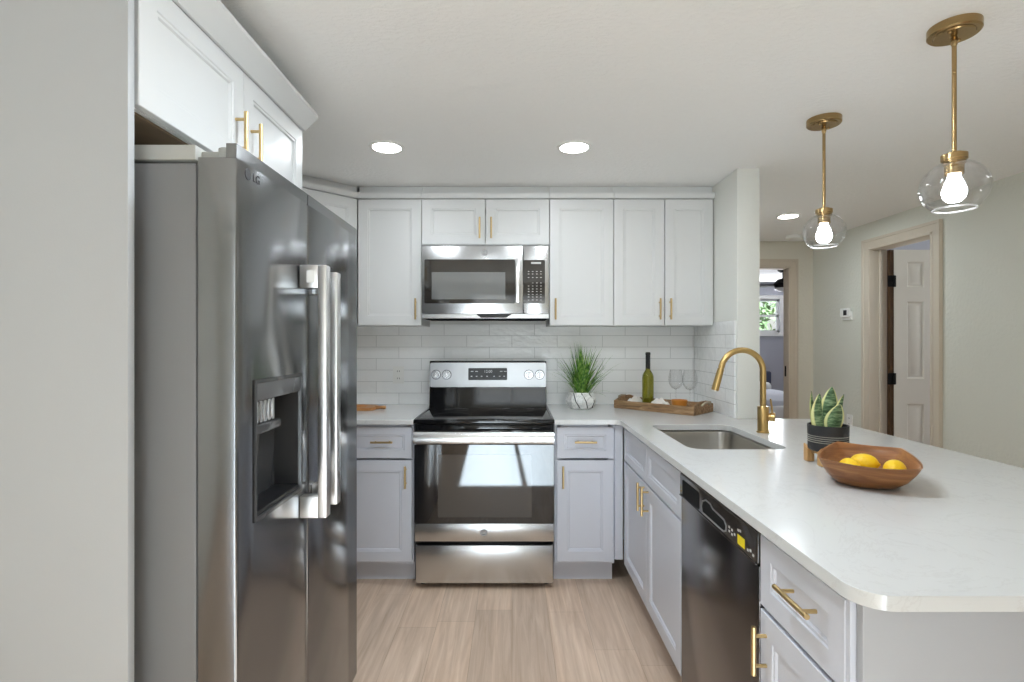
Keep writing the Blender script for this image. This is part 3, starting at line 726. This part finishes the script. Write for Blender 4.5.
# ------------------------------------------------------------------ things on the counters
# grass plant
P = thing('potted_grass', 'bushy green grass plant in a white marbled pot beside the range', 'plant', (.437, 3.36, CZ+.001))
pr = [(.0, 0), (.068, 0), (.078, .008), (.099, .045), (.098, .062), (.078, .101), (.072, .103), (.066, .10), (.066, .085), (.0, .085)]
bm = BM(); lathe(bm, pr, seg=8, cap0=False, cap1=False); obj('pot', bm, 'marble', P, angle=12)
bm = BM()
for k in range(3):
    a = math.radians(-60-38*k+20)
    for (r0, z0_, a0), (r1, z1_, a1) in (((.078, .1, a-.3), (.099, .05, a)), ((.099, .05, a), (.075, .007, a+.25))):
        cs = lambda r_, A, z_: (r_*.99*math.cos(A), r_*.99*math.sin(A), z_)
        tube(bm, [cs(r0, a0, z0_), cs(r1, a1, z1_)], .003, 6)
obj('pot_lines', bm, 'ink_dark', P, 'grey lines on the faceted pot')
bm = BM(); cyl(bm, (0, 0, .08), (0, 0, .088), .064, seg=24); obj('soil', bm, 'soil', P)
bm = BM()
def blade(bm, a, lean, L, w_, droop, r0):
    px, py = math.cos(a), math.sin(a); n_ = 9; rows = []
    x_ = r0; z_ = .085; th = lean
    for i in range(n_+1):
        u = i/n_; wd = w_*(1-u**2.2)*(.6+.8*u if u < .5 else 1)
        c = Vector((px*x_, py*x_, z_)); s = Vector((-py, px, 0))*wd/2; up = Vector((px*math.cos(th), py*math.cos(th), 0))*.0008
        rows.append((c-s, c+up, c+s)); th += droop/n_; x_ += math.sin(th)*L/n_; z_ += math.cos(th)*L/n_
    v = [[bm.verts.new(q) for q in r_] for r_ in rows]
    for A, B in zip(v, v[1:]):
        for j in range(2): bm.faces.new((A[j], A[j+1], B[j+1], B[j]))
for i in range(130):
    u = random.random(); a = random.random()*2*PI
    blade(bm, a, u*.72+random.uniform(-.05, .05), random.uniform(.22, .345)*(1.0-.12*u), random.uniform(.010, .0165), random.uniform(.15, .95)*(.3+u), random.uniform(.0, .05)*(.4+u))
for a, l in ((PI*1.02, .19), (-.05, .2), (-.4, .17), (-.8, .15), (PI*.95, .15)):
    blade(bm, a, .95, l, .007, random.uniform(.7, 1.2), .05)
for v in bm.verts:
    if v.co.y > 0: v.co.y *= .78
    if v.co.x < 0: v.co.x *= .76
obj('foliage', bm, 'blade', P)

# tray and what stands in it
tx, ty, ta = .648, 3.372, math.atan2(-.34, .355)
T = thing('serving_tray', 'weathered wooden serving tray on the counter corner below the cabinets', 'tray', (tx, ty, CZ+.001), ta)
TL, TD = .53, .266
obj('base_board', box(BM(), .012, TL-.012, .012, TD-.012, .0, .012), 'tray_wood', T)
obj('long_side', box(BM(), 0, TL, 0, .012, 0, .05, .0015), 'tray_wood', T); obj('long_side', box(BM(), 0, TL, TD-.012, TD, 0, .05, .0015), 'tray_wood', T)
for x0 in (0, TL-.012):
    bm = BM(); prism(bm, [(.0125, 0), (TD-.0125, 0), (TD-.0125, .05), (TD*.68, .072), (TD*.32, .072), (.0125, .05)], 'x', x0, x0+.012)
    e = obj('end_side', bm, 'tray_wood', T)
    bm = BM(); xx = x0-.01 if x0 == 0 else x0+.022
    tube(bm, [(xx, TD*.3, .05), (xx+(.012 if x0 else -.012), TD*.36, .066), (xx+(.016 if x0 else -.016), TD*.5, .07), (xx+(.012 if x0 else -.012), TD*.64, .066), (xx, TD*.7, .05)], .007, 10)
    obj('rope_handle', bm, 'rope', e, 'pale rope handle')
def tl(x_, y_): # tray local -> world
    return (tx+x_*math.cos(ta)-y_*math.sin(ta), ty+x_*math.sin(ta)+y_*math.cos(ta))
TZ = CZ+.0135
bx_, by_ = tl(.165, .135)
B = thing('wine_bottle', 'green glass wine bottle with black foil neck in the tray', 'bottle', (bx_, by_, TZ))
bm = BM(); lathe(bm, [(.0, .006), (.030, .0), (.0355, .006), (.036, .175), (.034, .195), (.026, .213), (.0155, .23), (.014, .247)], seg=32); obj('glass_body', bm, 'bottle', B)
bm = BM(); lathe(bm, [(.0143, .235), (.0148, .237), (.0146, .325), (.016, .327), (.016, .338), (.012, .342), (0, .342)], seg=24, cap0=False, cap1=False); obj('foil_neck', bm, 'bottle_cap', B)
for k, (gx_, gy_, lb) in enumerate(((.318, .205, 'clear stemmed wine glass in the tray, the one nearer the bottle'), (.41, .205, 'clear stemmed wine glass in the tray, the one nearer the corner wall'))):
    a_, b_ = tl(gx_, gy_)
    g_ = thing('wine_glass', lb, 'wine glass', (a_, b_, TZ), 0, 'stemmed wine glasses in the tray')
    bm = BM(); lathe(bm, [(.0, .003), (.033, .0), (.034, .002), (.008, .006), (.0035, .014), (.0035, .105), (.008, .113)], seg=28); obj('stem', bm, 'rim_glass', g_)
    bm = BM(); lathe(bm, [(.004, .112), (.024, .12), (.039, .142), (.0445, .168), (.043, .192), (.035, .235), (.0338, .235), (.0418, .192), (.0433, .168), (.038, .144), (.021, .122), (.004, .115)], seg=32, cap0=True, cap1=True); obj('bowl', bm, 'rim_glass', g_)
a_, b_ = tl(.40, .085)
bm = BM(); lathe(bm, [(.0, 0), (.028, 0), (.04, .014), (.048, .062), (.045, .062), (.036, .02), (.0, .010)], seg=30, cap0=False, cap1=False)
o = obj('small_bowl', bm, 'amber'); o.location = (a_, b_, TZ); tag(o, 'small amber wooden bowl in the serving tray', 'bowl')
def folded(name, label, lx, ly, w_, d_, h_, rot, seed):
    rnd = random.Random(seed); bm = BM(); nx, ny = 12, 10; top = []
    for i in range(nx+1):
        row = []
        for j in range(ny+1):
            u, v = i/nx-.5, j/ny-.5
            e = min(1, (0.5-abs(u))*6)*min(1, (.5-abs(v))*6)
            row.append(bm.verts.new((u*w_, v*d_, .001+h_*e*(.65+.2*math.sin(u*11+seed)+.18*math.sin(v*13+seed*2)+rnd.uniform(-.05, .05)))))
        top.append(row)
    for i in range(nx):
        for j in range(ny): bm.faces.new((top[i][j], top[i+1][j], top[i+1][j+1], top[i][j+1]))
    bd = [top[i][0] for i in range(nx+1)] + [top[nx][j] for j in range(1, ny+1)] + [top[i][ny] for i in range(nx-1, -1, -1)] + [top[0][j] for j in range(ny-1, 0, -1)]
    low = [bm.verts.new((v.co.x, v.co.y, 0)) for v in bd]
    for i in range(len(bd)): bm.faces.new((bd[i], bd[(i+1) % len(bd)], low[(i+1) % len(bd)], low[i]))
    bm.faces.new(low)
    o = obj(name, bm, 'cloth'); a_, b_ = tl(lx, ly); o.location = (a_, b_, TZ); o.rotation_euler = (0, 0, ta+rot)
    return tag(o, label, 'napkin', 'folded napkins in the tray')
folded('cloth_napkin', 'crumpled white cloth napkin in front of the wine bottle', .075, .125, .095, .17, .062, .08, 1)
folded('cloth_napkin', 'crumpled white cloth napkin between the bottle and the amber bowl', .275, .078, .12, .10, .062, -.1, 2)

# wooden board lying by the refrigerator
bm = BM(); prism(bm, rrect(-1.22, -.845, 3.22, 3.40, .05, 6), 'z', CZ+.001, CZ+.018)
t = obj('cutting_board', bm, 'board_wood'); tag(t, 'wooden board lying on the counter beside the refrigerator', 'cutting board')
bm = BM(); tube(bm, [(-.85, 3.30, CZ+.012), (-.82, 3.295, CZ+.014), (-.79, 3.29, CZ+.014), (-.783, 3.289, CZ+.014)], [.011, .010, .0115, .007], 12); obj('handle', bm, 'board_wood', t)
bm = BM(); tube(bm, [(-.95+.045*math.cos(k*PI/10), 3.31+.03*math.sin(k*PI/10), CZ+.0225) for k in range(21)], .004, 8); obj('inlay_ring', bm, 'board_wood', t)

# snake plant in a black pot on a wooden stand
K = thing('snake_plant', 'small variegated snake plant in a ribbed black pot on wooden legs', 'plant', (1.097, 1.84, CZ+.001))
bm = BM(); lathe(bm, [(.0, .046), (.056, .046), (.062, .052), (.064, .135), (.060, .135), (.057, .118), (.0, .118)], seg=40, cap0=False, cap1=False); obj('pot', bm, 'pot_black', K)
bm = BM()
for zz in (.078, .085, .092, .099): lathe(bm, [(.0625, zz-.0012), (.0645, zz), (.0625, zz+.0012)], seg=40, cap0=False, cap1=False)
obj('glaze_lines', bm, 'pot_line', K, 'pale lines round the pot')
bm = BM(); cyl(bm, (0, 0, .112), (0, 0, .122), .0565, seg=28); obj('soil', bm, 'soil', K)
for i in range(4):
    a = math.radians(225+90*i)
    cx, cy = .060*math.cos(a), .060*math.sin(a)
    bm = BM(); box(bm, cx-.0135, cx+.0135, cy-.0135, cy+.0135, 0, .0455 if False else .062, .004)
    # keep the leg outside the pot wall
    for v in bm.verts:
        if math.hypot(v.co.x, v.co.y) < .0655 and v.co.z > .045: v.co.z = .0455
    obj('stand_leg', bm, 'stand_wood', K, 'light wooden leg')
bm = BM(); box(bm, -.055, .055, -.009, .009, .030, .0455, .002); box(bm, -.009, .009, -.055, .055, .030, .0455, .002)
bmesh.ops.rotate(bm, verts=bm.verts, cent=(0, 0, 0), matrix=Matrix.Rotation(PI/4, 3, 'Z')); obj('stand_crossbar', bm, 'stand_wood', K, 'light wooden cross')
def leaf(parent, x0, y0, h, wid, leanx, leany, face):
    bm = BM(); lay = None; n_ = 14; m_ = 6; grid = []; data = {}
    f = Vector((math.cos(face), math.sin(face), 0)); nrm = Vector((-math.sin(face), math.cos(face), 0))
    for i in range(n_+1):
        u = i/n_; wd = wid*(.55+1.1*u)*(1-u**3)**.9 if u < .99 else 0
        wd = wid*max(0.0, math.sin(PI*(.18+.82*u)))**.75 if u < 1 else 0
        c = Vector((x0+leanx*u**1.4, y0+leany*u**1.4, .115+h*u))
        for side in (1, -1): pass
        row = []
        for j in range(m_+1):
            s = j/m_*2-1
            row.append((c + f*s*wd*.5 + nrm*(.28*wd*s*s), abs(s)))
        grid.append(row)
    top = [[bm.verts.new(q) for q, _ in r_] for r_ in grid]; bot = [[bm.verts.new(q + nrm*.0025*(1-s)) for q, s in r_] for r_ in grid]
    for a_, rows in ((1, top), (-1, bot)):
        for i in range(n_):
            for j in range(m_): bm.faces.new((rows[i][j], rows[i][j+1], rows[i+1][j+1], rows[i+1][j]))
    vals = [s for r_ in grid for _, s in r_]*2
    finish(bm); me = bpy.data.meshes.new('leaf'); bm.to_mesh(me); bm.free()
    at_ = me.attributes.new('across', 'FLOAT', 'POINT')
    for k, s in enumerate(vals): at_.data[k].value = s
    me.materials.append(M['snake']); o = bpy.data.objects.new('leaf', me); C.objects.link(o); o.parent = parent
for args in ((-.026, -.010, .118, .056, -.020, -.01, .35), (.018, .016, .150, .064, .012, .01, -.2), (.030, -.014, .128, .048, .010, -.012, .5), (.004, -.028, .098, .060, .004, -.026, -.25), (-.010, .026, .125, .05, .006, .016, .2), (-.034, .012, .135, .036, -.016, .0, .7)):
    leaf(K, *args)

# live-edge wooden bowl
W_ = thing('wooden_bowl', 'carved wooden bowl with pointed corners holding lemons', 'bowl', (1.068, 1.60, CZ+.001))
ctrl = [(.912, 1.575, .998), (1.096, 1.785, 1.006), (1.235, 1.685, 1.004), (1.118, 1.452, .992)]
ctrl = [Vector((x_-1.08, y_-1.62, z_-CZ-.001)) for x_, y_, z_ in ctrl]
rim = []
for i in range(4):
    a, b_ = ctrl[i], ctrl[(i+1) % 4]
    mid = (a+b_)/2; outw = Vector((mid.x, mid.y, 0)).normalized()*(.022 if i != 3 else .03)
    for k in range(14):
        u = k/14; q = a.lerp(b_, u) + outw*math.sin(PI*u)**.8
        q.z += -.006*math.sin(PI*u); rim.append(q)
N = len(rim)
bc = Vector((-.005, -.005, 0))
def ring(f, z, r, inset=0):
    out = []
    for i, q in enumerate(rim):
        ang = math.atan2(q.y-bc.y, q.x-bc.x); circ = bc + Vector((r*math.cos(ang), r*math.sin(ang), 0))
        v = circ.lerp(Vector((q.x, q.y, 0)), f); v.z = z if f < 1 else q.z
        if f < 1: v.z = z*(q.z/.09)
        if inset:
            d = Vector((v.x-bc.x, v.y-bc.y, 0)); L = d.length
            v -= d/L*inset
        out.append(v)
    return out
bm = BM()
outer_ = [ring(0, 0, .070), ring(.12, .004, .078), ring(.45, .028, .085), ring(.78, .062, .09), ring(.97, .086, .09), ring(1, 0, .09)]
inner_ = [ring(1, 0, .09, .007), ring(.93, .078, .088, .009), ring(.70, .052, .085, .011), ring(.35, .026, .075, .012), ring(0, .013, .05)]
loops(bm, outer_+inner_); obj('bowl_body', bm, 'bowl_wood', W_, angle=60)
def lemon(label, x_, y_, z_, a, tilt):
    bm = BM(); pr = []
    for i in range(15):
        u = i/14; t_ = u*PI; r = .0285*math.sin(t_)**.9; z = -.037*math.cos(t_)
        if i in (1, 13): r *= .75; z *= 1.03
        pr.append((max(r, .0006), z))
    pr[0] = (.003, -.041); pr[-1] = (.003, .041)
    lathe(bm, pr, seg=24)
    bmesh.ops.rotate(bm, verts=bm.verts, cent=(0, 0, 0), matrix=(Matrix.Rotation(a, 3, 'Z') @ Matrix.Rotation(tilt, 3, 'Y')))
    o = obj('lemon', bm, 'lemon', angle=80); o.location = (x_, y_, z_)
    return tag(o, label, 'lemon', 'lemons in the wooden bowl')
lemon('yellow lemon in the middle of the wooden bowl', 1.070, 1.610, .969, 2.6, PI/2)
lemon('yellow lemon at the near pointed end of the wooden bowl', 1.110, 1.537, .967, .8, PI/2)
lemon('yellow lemon low at the far pointed end of the wooden bowl', 1.010, 1.584, .961, 1.4, PI/2)

# ------------------------------------------------------------------ pendants, ceiling lights, hall fittings
def pendant(x_, y_, zr, gr, label):
    t = thing('pendant_light', label, 'pendant light', (x_, y_, CEIL-.0005), 0, 'brass pendants over the peninsula')
    z0 = zr-CEIL
    bm = BM(); lathe(bm, [(.0, -.030), (.05, -.030), (.052, -.026), (.063, -.026), (.067, -.022), (.067, 0), (.0, 0)], seg=44, cap0=False, cap1=False); c = obj('canopy', bm, 'antique', t)
    bm = BM()
    for a in (.6, .6+PI): lathe(bm, [(.004, -.0345), (.006, -.032), (.006, -.0295), (0.0005, -.0295)], (.037*math.cos(a), .037*math.sin(a), 0), 12)
    obj('screw_cap', bm, 'antique', c)
    bm = BM(); cyl(bm, (0, 0, z0), (0, 0, -.029), .0062, seg=18); lathe(bm, [(.0062, -.06), (.0085, -.055), (.0085, -.035), (.0062, -.030)], seg=18); obj('rod', bm, 'antique', t)
    bm = BM(); lathe(bm, [(.0, .004), (.02, .004), (.024, 0), (.033, -.002), (.033, -.018), (.029, -.02), (.029, -.03), (.024, -.032), (.024, -.062), (.0, -.062)], (0, 0, z0), 36, False, False); s = obj('socket_cup', bm, 'antique', t)
    # glass globe, open below
    A, Bz = gr, gr*.93; zc = z0-.024-Bz*.95; prof = []
    for i in range(25):
        ph = math.radians(72) - i/24*math.radians(72+52); prof.append((A*math.cos(ph), Bz*math.sin(ph)))
    prof = [(.031, Bz*.952)] + prof
    th = .003
    ins = [(max(.026, r-th), z) for r, z in prof]
    bm = BM(); ls = prof + ins[::-1]
    ls.append(ls[0])
    lathe(bm, ls, (0, 0, zc), 56, False, False); obj('glass_globe', bm, 'glass', t, 'clear glass globe open at the bottom')
    bm = BM(); re_, ze_ = prof[-1]; tube(bm, [((re_-th/2)*math.cos(k*PI/24), (re_-th/2)*math.sin(k*PI/24), zc+ze_-.001) for k in range(49)], .0026, 8)
    obj('glass_rim', bm, 'rim_white', t, 'bright rim of the globe opening')
    bz = z0-.062
    bm = BM(); lathe(bm, [(.0, .002), (.015, .002), (.017, -.01), (.024, -.028), (.030, -.045), (.031, -.056), (.027, -.071), (.016, -.082), (.0005, -.085)], (0, 0, bz), 30, False, True); obj('bulb', bm, 'bulb', t, 'glowing white bulb')
pendant(1.335, 1.60, 1.905, .0875, 'nearer brass pendant with clear glass globe above the wooden bowl')
pendant(1.335, 2.268, 1.905, .083, 'farther brass pendant with clear glass globe, toward the hallway')
def downlight(x_, y_, label, e):
    t = thing('recessed_light', label, 'ceiling light', (x_, y_, CEIL-.0005), 0, 'round recessed ceiling lights')
    bm = BM(); lathe(bm, [(.085, 0), (.085, -.004), (.078, -.007), (.068, -.005), (.068, 0)], seg=44, cap0=False, cap1=False); obj('trim_ring', bm, 'white', t)
    bm = BM(); lathe(bm, [(.0, -.004), (.0675, -.004), (.0675, -.001), (.0, -.001)], seg=44, cap0=False, cap1=False); obj('lens', bm, 'led', t, 'glowing white lens')
    light('downlight_lamp', 'AREA', (x_, y_, CEIL-.012), e, (0, 0, 0), (.80, .91, 1), .13)
downlight(-.613, 2.595, 'round recessed ceiling light in front of the cabinet beside the refrigerator', 1.9)
downlight(.305, 2.595, 'round recessed ceiling light above the floor in front of the range', 1.9)
downlight(2.10, 4.03, 'round recessed ceiling light in the hallway behind the far pendant', 5)
downlight(-.05, 1.38, 'added unseen recessed ceiling light over the aisle beside the refrigerator doors', 7)  # this and the next fixture are added out of view to brighten the kitchen
downlight(.32, 1.38, 'added unseen recessed ceiling light over the aisle beside the dishwasher', 5)
bm = BM(); lathe(bm, [(.0, -.034), (.045, -.034), (.06, -.026), (.065, -.008), (.065, 0), (.0, 0)], seg=36, cap0=False, cap1=False)
o = obj('smoke_alarm', bm, 'white'); o.location = (2.54, 4.78, CEIL-.0005); tag(o, 'small round smoke alarm on the hallway ceiling', 'smoke alarm')
H_ = thing('thermostat', 'white wall thermostat with small dark screen on the hall wall', 'thermostat', (XR-.0005, 4.52, 1.575), -PI/2)
obj('wall_plate', plate(BM(), -.075, .055, -.055, .02, -.012, -.0005, .006), 'white', H_)
obj('housing', plate(BM(), -.068, .048, -.03, .045, -.03, -.0125, .008), 'white', H_)
obj('screen', plate(BM(), -.022, .022, -.016, .028, -.0315, -.0295, .003), 'black', H_, 'dark square screen')

# ------------------------------------------------------------------ bedroom furnishings
Bd = thing('bed', 'bed with grey blanket in the bedroom beyond the hall', 'bed', (3.2, 7.3, 0))
obj('bed_frame', box(BM(), -.85, .85, -1.0, 1.05, .05, .3, .02), 'headboard', Bd)
obj('mattress', box(BM(), -.8, .8, -.98, .98, .305, .56, .06, 4), 'white', Bd)
bm = BM(); rows = []
for i in range(21):
    u = i/20; row = []
    for j in range(17):
        v = j/16; x_ = -.87+1.74*u; y_ = -1.05+1.75*v; e = min(1, min(u, 1-u)*14); f_ = min(1, v*10)
        row.append((x_, y_, .12+.49*(1-(1-e)**2)*(1-(1-f_)**2)+.012*math.sin(x_*9+y_*4)))
    rows.append(row)
loops(bm, rows, False, False, False); o = obj('blanket', bm, 'blanket', Bd)
sm = o.modifiers.new('thick', 'SOLIDIFY'); sm.thickness = .02
obj('headboard', box(BM(), -.9, .9, 1.06, 1.14, .0, .86, .03, 3), 'headboard', Bd, 'dark headboard')
for s in (-.4, .4): obj('pillow', box(BM(), s-.3, s+.3, .62, .98, .58, .72, .06, 4), 'white', Bd)
Fn = thing('ceiling_fan', 'black ceiling fan with light in the bedroom', 'ceiling fan', (3.56, 6.95, CEIL-.0005))
bm = BM(); lathe(bm, [(.0, -.05), (.04, -.05), (.07, -.03), (.075, 0), (.0, 0)], seg=28, cap0=False, cap1=False); obj('canopy', bm, 'black_matte', Fn)
bm = BM(); cyl(bm, (0, 0, -.14), (0, 0, -.045), .014, seg=14); obj('downrod', bm, 'black_matte', Fn)
bm = BM(); lathe(bm, [(.0, -.25), (.10, -.25), (.12, -.235), (.12, -.20), (.07, -.14), (.03, -.13), (.0, -.13)], seg=32, cap0=False, cap1=False); obj('motor', bm, 'black_matte', Fn)
bm = BM(); lathe(bm, [(.0, -.30), (.06, -.295), (.10, -.27), (.105, -.252), (.0, -.252)], seg=32, cap0=False, cap1=False); obj('light_kit', bm, 'white', Fn)
for k in range(3):
    a = math.radians(175+120*k); bm = BM(); box(bm, .11, .62, -.055, .055, -.226, -.219, .002)
    bmesh.ops.rotate(bm, verts=bm.verts, cent=(0, 0, -.222), matrix=Matrix.Rotation(a, 3, 'Z') @ Matrix.Rotation(.2, 3, 'X')); obj('fan_blade', bm, 'black_matte', Fn)

# ------------------------------------------------------------------ seen through the bedroom window
Tr = thing('garden_tree', 'leafy tree outside the bedroom window', 'tree', (6.2, 13.5, -.12))
bm = BM(); tube(bm, [(0, 0, 0), (.05, .02, 1.0), (0, 0, 2.0)], [.14, .11, .08], 10); obj('trunk', bm, 'bark', Tr)
bm = BM()
for i in range(900):
    a, b_, r = random.random()*2*PI, math.acos(random.uniform(-1, 1)), 1.6*random.random()**.4
    c = Vector((r*math.sin(b_)*math.cos(a), r*math.sin(b_)*math.sin(a), 2.7+.8*r*math.cos(b_)/1.1))
    u = Vector((random.gauss(0, 1), random.gauss(0, 1), random.gauss(0, 1))).normalized(); v = u.orthogonal().normalized()
    s = random.uniform(.08, .16); bm.faces.new([bm.verts.new(q) for q in (c-u*s, c+v*s*.5, c+u*s, c-v*s*.5)])
obj('foliage', bm, 'hedge', Tr, keep=True)
